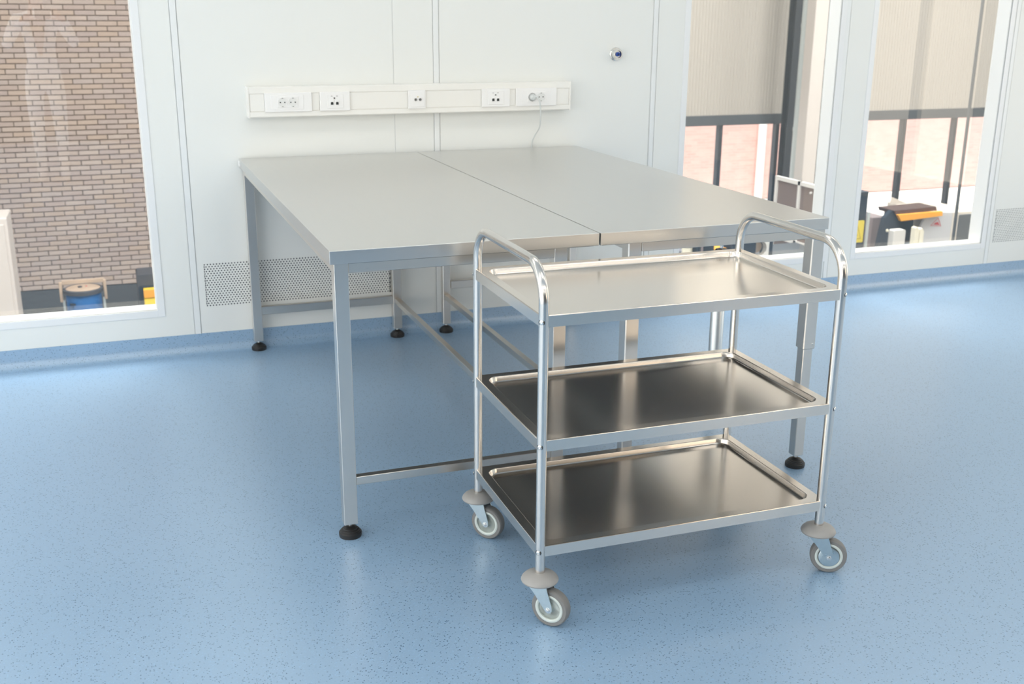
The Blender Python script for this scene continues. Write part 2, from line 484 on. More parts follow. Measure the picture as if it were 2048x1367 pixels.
plates = [(0.070, 0.273, 'power'), (0.308, 0.441, 'data'), (0.706, 0.787, 'coax'), (1.055, 1.192, 'data'), (1.223, 1.426, 'power')]
ed = 0.007
for (a, b, kind) in plates:
    cover(ed, a - 0.001); ed = b + 0.001
cover(ed, LX - 0.007)
def ring(mb, x, z, y, r0, r1, dep, seg=20):
    mtx = Matrix.Translation((x, y, z)) @ rot_to((0, -1, 0))
    mb.lathe([(r0, 0), (r0, dep), (r1, dep), (r1, 0)], seg, mtx)
for (a, b, kind) in plates:
    z0, z1 = 0.0225, 0.1045
    pl = MB().box(a, b, D0 - 0.008, D0 + 0.003, z0, z1, 0.0025, 2).build('socket_plate', 'plate_white', tk)
    F = D0 - 0.008
    zc = (z0 + z1) / 2
    if kind == 'power':
        cx = (a + b) / 2 - 0.004 if a < 0.5 else (a + b) / 2 - 0.0005
        MB().box(cx - 0.072, cx + 0.068, F - 0.0015, F + 0.001, zc - 0.031, zc + 0.031, 0.0008).build('module_frame', 'plate_white', pl)
        MB().box(cx - 0.046, cx + 0.046, F - 0.003, F, zc - 0.0235, zc + 0.0235, 0.001).build('socket_insert', 'plate_white', pl)
        for sx in (-0.0225, 0.0225):
            x = cx + sx
            q = MB(); ring(q, x, zc, F - 0.003, 0.0212, 0.0188, 0.0022, 28); q.build('socket_rim', 'plate_white', pl, True)
            q = MB(); q.lathe([(0.0, 0.0004), (0.0188, 0.0004), (0.0188, 0.0)], 28, Matrix.Translation((x, F - 0.003, zc)) @ rot_to((0, -1, 0))); q.build('socket_well', 'socket_white', pl)
            for hx in (-0.0095, 0.0095):
                MB().lathe([(0, 0.0012), (0.0029, 0.0012), (0.0029, 0.0004)], 10, Matrix.Translation((x + hx, F - 0.003, zc)) @ rot_to((0, -1, 0))).build('pin_hole', 'socket_dark', pl)
            for hz in (-0.0178, 0.0178):
                MB().box(x - 0.003, x + 0.003, F - 0.0055, F - 0.003, zc + hz - 0.0014, zc + hz + 0.0014).build('earth_clip', 'grey_plastic', pl)
    elif kind == 'data':
        MB().box(a + 0.03, b - 0.03, F - 0.002, F, zc - 0.03, zc + 0.029, 0.001).build('module_frame', 'plate_white', pl)
        cx = (a + b) / 2 - 0.003
        xs = (cx - 0.0115, cx + 0.0115)
        for x in xs:
            MB().box(x - 0.0085, x + 0.0085, F - 0.0042, F - 0.001, zc - 0.019, zc + 0.004, 0.0008).build('jack_housing', 'plate_white', pl)
            MB().prism([(x - 0.0058, zc - 0.0145), (x + 0.0058, zc - 0.0145), (x + 0.0058, zc - 0.006), (x + 0.0042, zc - 0.0025), (x - 0.0042, zc - 0.0025), (x - 0.0058, zc - 0.006)], 'y', F - 0.0048, F - 0.004).build('jack_opening', 'socket_dark', pl)
            q = MB(); q.box(x - 0.0035, x + 0.0035, F - 0.0026, F - 0.001, zc + 0.0215, zc + 0.0235); q.build('label_mark', 'grey_plastic', pl)
        q = MB(); ring(q, cx, zc + 0.0135, F - 0.002, 0.0042, 0.0034, 0.0008, 14); q.build('round_mark', 'socket_white', pl)
    else:
        MB().box(a + 0.012, b - 0.006, F - 0.002, F, zc - 0.033, zc + 0.033, 0.001).build('module_frame', 'plate_white', pl)
        cx = (a + b) / 2 + 0.003
        for sx in (-0.0105, 0.0105):
            q = MB(); q.lathe([(0.0062, 0), (0.0062, 0.004), (0.0042, 0.004), (0.0042, 0.001), (0.0, 0.001)], 16, Matrix.Translation((cx + sx, F - 0.002, zc)) @ rot_to((0, -1, 0))); q.build('coax_connector', 'chrome', pl, True)
            q = MB(); q.lathe([(0.0, 0.0022), (0.0016, 0.0022), (0.0016, 0.0)], 8, Matrix.Translation((cx + sx, F - 0.002, zc)) @ rot_to((0, -1, 0))); q.build('connector_core', 'socket_dark', pl)
        MB().box(cx - 0.003, cx + 0.003, F - 0.0026, F - 0.001, zc + 0.010, zc + 0.0135).build('label_mark', 'sign_line', pl)

# power cable plugged in at the right-hand outlet
px, pz = 0.05 + 1.324 - 0.0225, 1.043 + 0.0635
cb = thing('power_cable', 'thin white power cable plugged into the right wall socket, hanging behind the table', 'cable', (px, -0.068, pz))
mtx = rot_to((0, -1, 0))
MB().lathe([(0.0205, 0.0), (0.0205, 0.004), (0.0170, 0.0055), (0.0170, 0.0)], 24, mtx).build('plug_collar', 'grey_plastic', cb, True)
MB().lathe([(0.0150, 0.004), (0.0150, 0.014), (0.0130, 0.023), (0.008, 0.029), (0.0, 0.030)], 20, mtx).build('plug', 'cable_white', cb, True)
pts = []
ctrl = [(0.004, -0.026, 0.004), (0.018, -0.034, -0.002), (0.028, -0.034, -0.030), (0.034, -0.026, -0.085), (0.036, -0.008, -0.14), (0.031, 0.040, -0.185), (0.024, 0.056, -0.225), (0.026, 0.058, -0.30), (0.024, 0.058, -0.42), (0.02, 0.058, -0.60)]
def catmull(P, n=8):
    P = [Vector(p) for p in P]; out = []
    Q = [P[0]] + P + [P[-1]]
    for i in range(1, len(Q) - 2):
        for k in range(n):
            t = k / n
            a, b, c, d = Q[i - 1], Q[i], Q[i + 1], Q[i + 2]
            out.append(0.5 * ((2 * b) + (c - a) * t + (2 * a - 5 * b + 4 * c - d) * t * t + (3 * b - a - 3 * c + d) * t ** 3))
    out.append(P[-1]); return out
MB().tube(catmull(ctrl), 0.0032, 10).build('cord', 'cable_white', cb, True)

# round chrome wall outlet
vl = thing('gas_outlet', 'small round chrome wall outlet with blue centre right of the trunking', 'wall outlet', (1.808, 0, 1.295))
mt = rot_to((0, -1, 0))
MB().lathe([(0.031, 0), (0.031, 0.004), (0.028, 0.007), (0.0, 0.007)], 28, mt).build('rosette', 'chrome', vl, True)
MB().lathe([(0.024, 0.006), (0.024, 0.028), (0.0215, 0.031), (0.0175, 0.031), (0.0150, 0.022), (0.0, 0.022)], 28, mt).build('outlet_body', 'chrome', vl, True)
MB().lathe([(0.0105, 0.021), (0.0105, 0.029), (0.0085, 0.031), (0.0, 0.031)], 20, mt).build('blue_ring', 'valve_blue', vl, True)
MB().lathe([(0.0035, 0.030), (0.0035, 0.0335), (0.0, 0.034)], 12, mt).build('centre_pin', 'socket_dark', vl, True)

# ------------------------------------------------------------------ steel tables
H, TT = 0.8667, 0.0376
YB, YF = -0.0176, -2.0411
def foot(leg, x, y):
    fp = [(0.0325, 0.0), (0.0335, 0.004), (0.0335, 0.013), (0.0305, 0.0145), (0.030, 0.0175), (0.0265, 0.019), (0.026, 0.022), (0.0215, 0.0235), (0.021, 0.0265), (0.016, 0.028), (0.011, 0.032), (0.0, 0.032)]
    MB().lathe(fp, 28, Matrix.Translation((x, y, 0.0))).build('levelling_foot', 'black_rubber', leg, True)
    MB().lathe([(0.0055, 0.03), (0.0055, 0.0455)], 12, Matrix.Translation((x, y, 0.0))).build('foot_bolt', 'chrome', leg, True)
LEGZ = 0.043
def worktop(root, x0, x1, y0, y1):
    # folded sheet: flat top with a narrow rounded edge, closed box beneath
    MB().box(x0, x1, y0, y1, H - TT, H, 0.0014, 2).build('worktop', 'steel_top', root)
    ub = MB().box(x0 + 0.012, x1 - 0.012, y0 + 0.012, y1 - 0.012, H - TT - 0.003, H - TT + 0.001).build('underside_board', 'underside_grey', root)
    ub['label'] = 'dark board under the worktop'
tl = thing('work_table', 'long steel table on the left with plain square legs and low stretchers', 'table', (0.4, -1.03, 0))
ox, oy = 0.4, -1.03
def bx(mb, x0, x1, y0, y1, z0, z1, bev=0.0): return mb.box(x0 - ox, x1 - ox, y0 - oy, y1 - oy, z0, z1, bev)
def Lbox(name, root, x0, x1, y0, y1, z0, z1, bev=0.0012, m_='steel_frame'):
    if name != 'leg': m_ = 'steel_rail'
    return bx(MB(), x0, x1, y0, y1, z0, z1, bev).build(name, m_, root)
worktop(tl, 0.0 - ox, 0.8015 - ox, YF - oy, YB - oy)
S = 0.040
fy0 = -2.030           # front face of the front legs
by1 = -0.024
UZ = H - TT
legsL = [(0.013, fy0), (0.013, by1 - S), (0.6645, fy0), (0.6645, by1 - S)]
for (x, y) in legsL:
    lg = Lbox('leg', tl, x, x + S, y, y + S, LEGZ, UZ)
    foot(lg, x + S / 2 - ox, y + S / 2 - oy)
AZ = UZ - 0.030
Lbox('apron', tl, 0.053, 0.6645, fy0 + 0.001, fy0 + 0.031, AZ, UZ)
Lbox('apron', tl, 0.053, 0.6645, by1 - 0.031, by1 - 0.001, AZ, UZ)
Lbox('apron', tl, 0.014, 0.044, fy0 + S, by1 - S, AZ, UZ)
Lbox('apron', tl, 0.6735, 0.7035, fy0 + S, by1 - S, AZ, UZ)
SZ0, SZ1 = 0.166, 0.191
Lbox('stretcher', tl, 0.053, 0.6645, fy0 + 0.002, fy0 + 0.027, SZ0, SZ1)
Lbox('stretcher', tl, 0.053, 0.6645, by1 - 0.038, by1 - 0.013, SZ0, SZ1 + 0.012)
Lbox('stretcher', tl, 0.672, 0.697, fy0 + S, by1 - S, SZ0, SZ1)
MB().box(-0.004 - ox, 0.0005 - ox, -0.05 - oy, -0.022 - oy, H - 0.03, H - 0.006, 0.001).build('corner_clip', 'plate_white', tl)

tr_ = thing('work_table', 'long steel table on the right with telescopic height-adjustable legs', 'table', (1.2, -1.03, 0))
ox, oy = 1.2, -1.03
worktop(tr_, 0.8055 - ox, 1.6065 - ox, YF - oy, YB - oy)
SV = 0.046
def tleg(x, y, sleeve_z):
    lg = Lbox('leg', tr_, x, x + SV, y, y + SV, sleeve_z, UZ, 0.003)
    bx(MB(), x + 0.005, x + SV - 0.005, y + 0.005, y + SV - 0.005, LEGZ, sleeve_z + 0.05, 0.002).build('inner_leg', 'steel_frame', lg)
    foot(lg, x + SV / 2 - ox, y + SV / 2 - oy)
    MB().lathe([(0.0, 0.0022), (0.0025, 0.0018), (0.004, 0.0)], 10, Matrix.Translation((x + 0.035 - ox, y - oy, sleeve_z + 0.018)) @ rot_to((0, -1, 0))).build('rivet', 'chrome', lg, True)
for (x, y) in ((0.904, fy0), (1.559, fy0), (0.904, by1 - SV), (1.559, by1 - SV)):
    tleg(x, y, 0.425)
Lbox('apron', tr_, 0.95, 1.559, fy0 + 0.001, fy0 + 0.031, AZ, UZ)
Lbox('apron', tr_, 0.95, 1.559, by1 - 0.031, by1 - 0.001, AZ, UZ)
Lbox('apron', tr_, 0.912, 0.942, fy0 + SV, by1 - SV, AZ, UZ)
Lbox('apron', tr_, 1.567, 1.597, fy0 + SV, by1 - SV, AZ, UZ)
Lbox('stretcher', tr_, 0.914, 0.939, fy0 + SV - 0.004, by1 - SV + 0.004, SZ0, SZ1)
Lbox('stretcher', tr_, 0.95, 1.559, by1 - 0.036, by1 - 0.011, 0.216, 0.252)
# round lifting column under the worktop
px_, py_ = 1.548 - ox, -1.5 - oy
lc = MB().lathe([(0.03, 0.0), (0.03, 0.012), (0.0255, 0.014), (0.0255, 0.61), (0.022, 0.615)], 28, Matrix.Translation((px_, py_, 0.0))).build('lift_column', 'aluminium', tr_, True)
lc['label'] = 'round aluminium lifting column'
MB().lathe([(0.029, 0.612), (0.031, 0.62), (0.031, 0.645), (0.02, 0.66), (0.0, 0.66)], 24, Matrix.Translation((px_, py_, 0.0))).build('column_cap', 'black_plastic', lc, True)
MB().lathe([(0.006, 0.655), (0.006, UZ)], 12, Matrix.Translation((px_, py_, 0.0))).build('lift_rod', 'chrome', lc, True)

# ------------------------------------------------------------------ serving trolley
TX, TY, TYAW = 0.3857, -2.6392, -0.0117
TW, TD, R = 0.8256, 0.5059, 0.0125
tv = thing('trolley', 'three-tier stainless steel trolley with bent tube handles and grey castors', 'trolley', (TX, TY, 0), TYAW)
ZB = 0.135
HT = 0.925
BR = 0.088
for x in (0.0, TW):
    pts = [(x, 0, ZB)]
    for zz in (0.3, 0.5, 0.7): pts.append((x, 0, zz))
    for k in range(13):
        a = k / 12 * PI / 2
        pts.append((x, BR - BR * math.cos(a), HT - BR + BR * math.sin(a)))
    for k in range(13):
        a = PI / 2 - k / 12 * PI / 2
        pts.append((x, TD - BR + BR * math.cos(a), HT - BR + BR * math.sin(a)))
    for zz in (0.7, 0.5, 0.3, ZB): pts.append((x, TD, zz))
    MB().tube(pts, R, 28).build('tube_frame', 'steel_tube', tv, True)

def rrect(x0, x1, y0, y1, r, k=10):
    out = []
    for (cx, cy, a0) in ((x1 - r, y1 - r, 0), (x0 + r, y1 - r, 90), (x0 + r, y0 + r, 180), (x1 - r, y0 + r, 270)):
        for i in range(k + 1):
            a = math.radians(a0 + 90 * i / k)
            out.append((cx + r * math.cos(a), cy + r * math.sin(a)))
    return out
def shelf(z):
    e = R - 0.004
    x0, x1, y0, y1 = -e, TW + e, -e, TD + e
    hl = 0.0295
    b = MB(); bmn = b.bm
    loops = []
    def add(pts, zz): loops.append([bmn.verts.new((p[0], p[1], zz)) for p in pts])
    add(rrect(x0 + 0.010, x1 - 0.010, y0 + 0.010, y1 - 0.010, 0.004), z - hl)
    add(rrect(x0, x1, y0, y1, 0.006), z - hl)
    add(rrect(x0, x1, y0, y1, 0.006), z - 0.002)
    add(rrect(x0 + 0.0006, x1 - 0.0006, y0 + 0.0006, y1 - 0.0006, 0.006), z - 0.0006)
    add(rrect(x0 + 0.002, x1 - 0.002, y0 + 0.002, y1 - 0.002, 0.006), z)
    i = 0.026
    dd = 0.016
    add(rrect(x0 + i, x1 - i, y0 + i, y1 - i, 0.034), z)
    add(rrect(x0 + i + 0.0012, x1 - i - 0.0012, y0 + i + 0.0012, y1 - i - 0.0012, 0.033), z - 0.0008)
    add(rrect(x0 + i + 0.0022, x1 - i - 0.0022, y0 + i + 0.0022, y1 - i - 0.0022, 0.032), z - 0.003)
    add(rrect(x0 + i + 0.0050, x1 - i - 0.0050, y0 + i + 0.0050, y1 - i - 0.0050, 0.029), z - dd + 0.003)
    add(rrect(x0 + i + 0.0064, x1 - i - 0.0064, y0 + i + 0.0064, y1 - i - 0.0064, 0.0277), z - dd + 0.0009)
    add(rrect(x0 + i + 0.009, x1 - i - 0.009, y0 + i + 0.009, y1 - i - 0.009, 0.0255), z - dd)
    for A, B_ in zip(loops, loops[1:]):
        n = len(A)
        for k in range(n): bmn.faces.new((A[k], A[(k + 1) % n], B_[(k + 1) % n], B_[k]))
    bmn.faces.new(loops[-1])
    # underside sheet
    U = [bmn.verts.new((v.co.x, v.co.y, z - dd - 0.0015)) for v in loops[-1]]
    bmn.faces.new(list(reversed(U)))
    for f in bmn.faces: f.normal_update()
    bmesh.ops.recalc_face_normals(bmn, faces=[f for f in bmn.faces if len(f.verts) == 4])
    o = b.build('tray_shelf', 'steel_tray', tv, True)
    try: o.data.set_sharp_from_angle(angle=math.radians(11))
    except Exception: pass
    return o
SHELVES = (0.2144, 0.4975, 0.8113)
for z in SHELVES: shelf(z)
for z in SHELVES:
    for (x, y, dx, dy) in ((0, 0, -1, -1), (TW, 0, 1, -1), (0, TD, -1, 1), (TW, TD, 1, 1)):
        d = Vector((dx, dy, 0)).normalized()
        p = Vector((x, y, z - 0.0165)) + d * (R - 0.0016)
        mt = Matrix.Translation(p) @ rot_to(d)
        MB().lathe([(0.0078, -0.0012), (0.0078, 0.0006), (0.0, 0.0006)], 18, mt).build('screw_hole', 'socket_dark', tv)
        sc_ = MB().lathe([(0.0058, 0.0), (0.0058, 0.0022), (0.0046, 0.0036), (0.0026, 0.0040), (0.0024, 0.0026), (0.0, 0.0026)], 18, mt).build('screw', 'chrome', tv, True)

def caster(x, y, ang, guard=False):
    """ang: rolling direction; the wheel trails that way from the stem"""
    d = Vector((math.cos(ang), math.sin(ang), 0))
    n = Vector((d.y, -d.x, 0))       # wheel axis, outward
    T_ = Matrix.Translation((x, y, 0))
    ax = Vector((x, y, 0.05)) + d * 0.033
    bump = MB().lathe([(0.0128, 0.1405), (0.022, 0.1395), (0.032, 0.1365), (0.040, 0.1318), (0.0458, 0.1258), (0.0478, 0.1210), (0.0465, 0.1175), (0.042, 0.1155), (0.0, 0.1155)], 40, T_).build('bumper_disc', 'bumper_grey', tv, True)
    # fork: top plate and two tapering cheeks
    def loc(u, v, z): return Vector((x, y, 0)) + d * u + n * v + Vector((0, 0, z))
    fm = MB(); b = fm.bm
    cheek = [(-0.026, 0.1145), (0.026, 0.1145), (0.0425, 0.062), (0.0440, 0.050), (0.0405, 0.043), (0.034, 0.0405), (0.027, 0.0435), (0.0225, 0.050), (-0.006, 0.088), (-0.024, 0.108)]
    for s in (-1, 1):
        A = [b.verts.new(loc(u, s * 0.0185, z)) for (u, z) in cheek]; B_ = [b.verts.new(loc(u, s * 0.0210, z)) for (u, z) in cheek]
        fs = [b.faces.new(A), b.faces.new(list(reversed(B_)))]
        for k in range(len(A)): fs.append(b.faces.new((A[k], B_[k], B_[(k + 1) % len(A)], A[(k + 1) % len(A)])))
    tp = [(-0.026, -0.021), (0.026, -0.021), (0.026, 0.021), (-0.026, 0.021)]
    A = [b.verts.new(loc(u, v, 0.1125)) for (u, v) in tp]; B_ = [b.verts.new(loc(u, v, 0.1155)) for (u, v) in tp]
    b.faces.new(A); b.faces.new(B_)
    for k in range(4): b.faces.new((A[k], B_[k], B_[(k + 1) % 4], A[(k + 1) % 4]))
    bmesh.ops.recalc_face_normals(b, faces=b.faces[:])
    fk = fm.build('caster_fork', 'zinc', tv)
    mt = Matrix.Translation(ax) @ rot_to(n)
    MB().lathe([(0.037, -0.0135), (0.0465, -0.0135), (0.0492, -0.0105), (0.05, -0.006), (0.05, 0.006), (0.0492, 0.0105), (0.0465, 0.0135), (0.037, 0.0135), (0.037, -0.0135)], 48, mt).build('tyre', 'tyre_grey', fk, True)
    MB().lathe([(0.0, -0.015), (0.010, -0.015), (0.012, -0.0085), (0.030, -0.0085), (0.033, -0.0135), (0.0375, -0.0142), (0.0375, 0.0142), (0.033, 0.0135), (0.030, 0.0085), (0.012, 0.0085), (0.010, 0.015), (0.0, 0.015)], 40, mt).build('wheel_hub', 'hub_grey', fk, True)
    for sd in (-1, 1):
        MB().lathe([(0.0300, sd * 0.0086), (0.0300, sd * 0.0132), (0.0325, sd * 0.0150), (0.0365, sd * 0.0150), (0.0378, sd * 0.0140), (0.0378, sd * 0.0086)], 40, mt).build('hub_ring', 'hub_ring', fk, True)
    if guard:
        MB().lathe([(0.0, 0.0172), (0.026, 0.0172), (0.0285, 0.0160), (0.0285, 0.0150), (0.0, 0.0150)], 36, mt).build('thread_guard', 'zinc', fk, True)
    MB().lathe([(0.0, 0.0262), (0.0022, 0.0262), (0.0026, 0.0246), (0.0046, 0.0240), (0.0052, 0.0215), (0.0075, 0.0212), (0.0075, 0.0205), (0.0045, -0.024), (0.0, -0.024)], 16, mt).build('axle_bolt', 'chrome', fk, True)
A1 = math.atan2(-0.73, 0.68)
caster(0, 0, A1 - TYAW)
caster(0, TD, A1 - TYAW)
caster(TW, 0, math.atan2(-0.50, 0.87) - TYAW, True)
caster(TW, TD, math.atan2(-0.60, 0.80) - TYAW, True)

# ------------------------------------------------------------------ hall beyond the windows
FZ = -2.5
HY = 9.0
struct(MB().box(-8, 20, 0.11, HY, FZ - 0.2, FZ).build('floor_hall', 'hall_floor'))
struct(MB().box(-8, 20, 0.11, HY + 0.3, 6.2, 6.5).build('ceiling_hall', 'hall_wall'))
struct(MB().box(-8.2, -8, 0.0, HY + 0.3, FZ, 6.5).build('wall_hall_left', 'hall_wall'))
struct(MB().box(20, 20.2, 0.0, HY + 0.3, FZ, 6.5).build('wall_hall_right', 'hall_wall'))
struct(MB().box(-8, 20, 0.0, 0.11, FZ - 0.2, -0.121).build('wall_hall_near', 'hall_wall'))
struct(MB().box(-8, RX0 - 0.101, 0.0, 0.11, -0.12, 6.2).box(RX1 + 0.101, 20, 0.0, 0.11, -0.12, 6.2).box(RX0 - 0.1, RX1 + 0.1, 0.0, 0.11, CEIL + 0.121, 6.2).build('wall_hall_near', 'hall_wall'))

# brick wall, laid brick by brick
wbk = sroot('wall_hall_brick')
BX0, BX1 = -8.0, 6.2
BZ0 = -1.765
MB().box(BX0, BX1, HY + 0.012, HY + 0.2, BZ0, 6.2).build('mortar_bed', 'mortar', wbk)
MB().box(BX0, BX1, HY - 0.01, HY + 0.2, FZ, BZ0 - 0.005).build('plinth', 'plinth_dark', wbk)
PW, PH = 0.2272, 0.0588
bw, bh = 0.2155, 0.0475
def brick_mb(mb, x, z): mb.box(x, x + bw, HY - random.uniform(0, 0.003), HY + 0.03, z, z + bh)
proto = MB().box(0, bw, 0, 0.035, 0, bh, 0.003)
first = None
stuff = MB()
nb = 0
rows = int((4.5 - BZ0) / PH)
for j in range(rows):
    z = BZ0 + 0.006 + j * PH
    off = (j % 2) * PW / 2 + (0.02 if j % 4 == 1 else 0)
    i = 0
    while True:
        x = BX0 + off + i * PW
        i += 1
        if x + bw > BX1: break
        if nb < 300 and -1.95 < x < 0.02 and z < 0.25:
            jx, jy = random.uniform(-0.0015, 0.0015), random.uniform(0, 0.003)
            if first is None:
                first = proto.build('brick', 'brick', wbk)
                o = first
            else:
                o = first.copy(); COL.objects.link(o)
            o.location = (x + jx, HY - jy, z)
            nb += 1
        elif -3.5 < x < 2.5 and z < 2.6:
            brick_mb(stuff, x, z)
st = stuff.build('brickwork', 'brick', wbk); st['kind'] = 'stuff'

# glazed facade with dark beam and ribbed cladding above
wg = sroot('window_4')
GX0, GX1 = 6.2, 16.0
MB().box(GX0, GX1, HY - 0.06, HY + 0.12, -0.065, 0.075, 0.004).build('transom_beam', 'steel_grey', wg)
for x in (6.45, 7.80, 8.755, 9.93, 11.04, 12.02, 13.1, 14.3, 15.5):
    wm = 0.056 if x != 11.04 else 0.07
    MB().box(x - wm / 2, x + wm / 2, HY - 0.04, HY + 0.06, FZ + 0.1, -0.065, 0.003).build('mullion', 'steel_dark', wg)
MB().box(GX0, GX1, HY - 0.04, HY + 0.06, FZ, FZ + 0.1).build('bottom_rail', 'steel_dark', wg)
gx = [6.45, 7.80, 8.755, 9.93, 11.04, 12.02, 13.1, 14.3, 15.5]
for a, b in zip(gx, gx[1:]):
    MB().box(a + 0.035, b - 0.035, HY + 0.01, HY + 0.0101, FZ + 0.1, -0.065).build('pane', 'glass', wg)
b = MB()
poly = []
x = GX0
while x < GX1:
    poly += [(x, HY + 0.01), (x + 0.02, HY + 0.01), (x + 0.026, HY + 0.0), (x + 0.044, HY + 0.0)]
    x += 0.05
poly += [(GX1, HY + 0.1), (GX0, HY + 0.1)]
struct(b.prism(poly, 'z', 0.075, 3.4).build('wall_hall_cladding', 'cladding'))
wg5 = sroot('window_5')  # unseen glowing band, added to whiten the floor reflection on the right
MB().box(GX0, GX1, HY, HY + 0.12, 3.4, 3.5).box(GX0, GX1, HY, HY + 0.12, 6.0, 6.2).build('window_frame', 'steel_grey', wg5)
for i in range(8):
    xa = GX0 + i * (GX1 - GX0) / 8
    MB().box(xa, xa + 0.06, HY, HY + 0.12, 3.5, 6.0).build('mullion', 'steel_grey', wg5)
    MB().box(xa + 0.06, xa + (GX1 - GX0) / 8, HY + 0.05, HY + 0.07, 3.5, 6.0).build('band_pane', 'added_glow', wg5)
struct(MB().box(GX1, 20, HY, HY + 0.2, FZ, 6.2).build('wall_hall_end', 'hall_wall'))

# outside
struct(MB().box(-10, 60, HY + 0.25, 60, FZ - 0.2, FZ - 0.02).build('ground', 'concrete_pale'))
bd = thing('brick_building', 'sunlit pink brick building across the yard behind the hall glazing', 'building', (20, 16, FZ))
MB().box(-14, 16, 0, 8, 0.0, 7).build('brick_facade', 'far_brick', bd)
MB().tube([(-7.0, -0.12, 0.0), (-7.0, -0.12, 7)], 0.09, 12).build('downpipe', 'white_paint', bd, True)

# structural steel in the hall
o = thing('steel_column', 'dark grey steel column seen through the middle window', 'column', (8.75, 8.7, FZ))
MB().box(-0.075, 0.075, -0.08, -0.07, 0, 7.0).box(-0.075, 0.075, 0.07, 0.08, 0, 7.0).box(-0.004, 0.004, -0.07, 0.07, 0, 7.0).build('profile', 'steel_dark', o)
MB().box(-0.13, 0.13, -0.13, 0.13, 0, 0.02).build('base_plate', 'steel_dark', o)
o = thing('vertical_pipe', 'galvanised vertical pipe beside the dark steel column', 'pipe', (8.625, 8.3, FZ))
MB().tube([(0, 0, 0), (0, 0, 6.95)], 0.052, 20).build('pipe', 'galvanised', o, True)
for zz in (1.0, 2.4, 3.8, 5.2): MB().lathe([(0.058, zz), (0.058, zz + 0.05)], 20).build('pipe_coupling', 'galvanised', o, True)
o = thing('duct_column', 'pale beige boxed column right of the galvanised pipe', 'column', (8.61, 8.0, FZ))
MB().box(-0.115, 0.095, -0.1, 0.1, 0, 7.0, 0.006).build('casing', 'beige_panel', o)
MB().box(0.096, 0.112, -0.09, 0.09, 0, 7.0).build('edge_strip', 'steel_grey', o)
o = thing('wall_cabinet', 'narrow grey cabinet against the glazing beside the dark column', 'cabinet', (8.86, 8.86, FZ))
MB().box(-0.075, 0.085, -0.06, 0.06, 0, 2.43, 0.004).build('body', 'brown_grey', o)
MB().box(-0.06, 0.07, -0.066, -0.06, 0.3, 2.3).build('door', 'brown_grey', o)

# vertical cable tube in front of the right window
o = thing('suspension_rod', 'thin grey vertical rod seen through the right window', 'rod', (5.835, 2.0, FZ))
MB().tube([(0, 0, 0), (0, 0, 7.0)], 0.0125, 12).build('rod', 'steel_grey', o, True)
MB().lathe([(0.05, 0), (0.05, 0.015), (0.02, 0.03)], 16).build('floor_flange', 'steel_grey', o, True)

# white framed guard with tinted panels, running towards the window
o = thing('machine_guard', 'white framed guard with two brown tinted panels behind the right table', 'guard', (6.15, 5.0, FZ))
GH = 2.33
ys = (0.0, -0.415, -0.83)
for y in ys: MB().box(-0.02, 0.02, y - 0.02, y + 0.02, 0, GH).build('post', 'white_paint', o)
MB().box(-0.02, 0.02, -0.81, -0.02, GH - 0.04, GH).build('top_rail', 'white_paint', o)
MB().box(-0.02, 0.02, -0.81, -0.02, GH - 0.66, GH - 0.62).build('middle_rail', 'white_paint', o)
MB().box(-0.02, 0.02, -0.81, -0.02, 0.1, 0.14).build('bottom_rail', 'white_paint', o)
for (a, b_) in ((-0.395, -0.02), (-0.81, -0.435)): MB().box(-0.004, 0.004, a, b_, 0.14, GH - 0.04).build('tinted_panel', 'tinted', o)
MB().lathe([(0.0, 0.02), (0.012, 0.015), (0.015, 0)], 12, Matrix.Translation((-0.006, -0.62, GH - 0.09)) @ rot_to((-1, 0, 0))).build('latch_knob', 'white_paint', o, True)

# dark cabinet with the yellow warning sign
o = thing('machine_cabinet', 'tall dark cabinet with yellow warning sign at right window edge', 'cabinet', (5.62, 3.0, FZ))
MB().box(-0.16, 0.135, 0.0, 0.35, 0, 2.485, 0.004).build('body', 'navy', o)
MB().box(0.138, 0.158, -0.02, 0.0, 0, 2.3).build('edge_post', 'galvanised', o)
q = rrect(-0.002 - 0.02, 0.118, 2.03, 2.228, 0.012, 4)
sg = MB().prism(q, 'y', -0.004, 0.0).build('warning_sign', 'sign_yellow', o)
sg['label'] = 'yellow warning sign with triangle'
tri = [(-0.005, 2.062), (0.095, 2.062), (0.045, 2.195)]
def tri_ring(tr_pts, th, y0, y1):
    c = (sum(p[0] for p in tr_pts) / 3, sum(p[1] for p in tr_pts) / 3)
    q = MB()
    for k in range(3):
        a, b_ = tr_pts[k], tr_pts[(k + 1) % 3]
        ai = (a[0] + (c[0] - a[0]) * th, a[1] + (c[1] - a[1]) * th); bi = (b_[0] + (c[0] - b_[0]) * th, b_[1] + (c[1] - b_[1]) * th)
        q.prism([a, b_, bi, ai], 'y', y0, y1)
    return q
tri_ring(tri, 0.2, -0.0055, -0.004).build('triangle_outline', 'sign_line', sg)
MB().lathe([(0.0, 0.0016), (0.018, 0.0016), (0.018, 0)], 16, Matrix.Translation((0.034, -0.004, 2.10)) @ rot_to((0, -1, 0))).build('sign_dot', 'sign_black', sg)

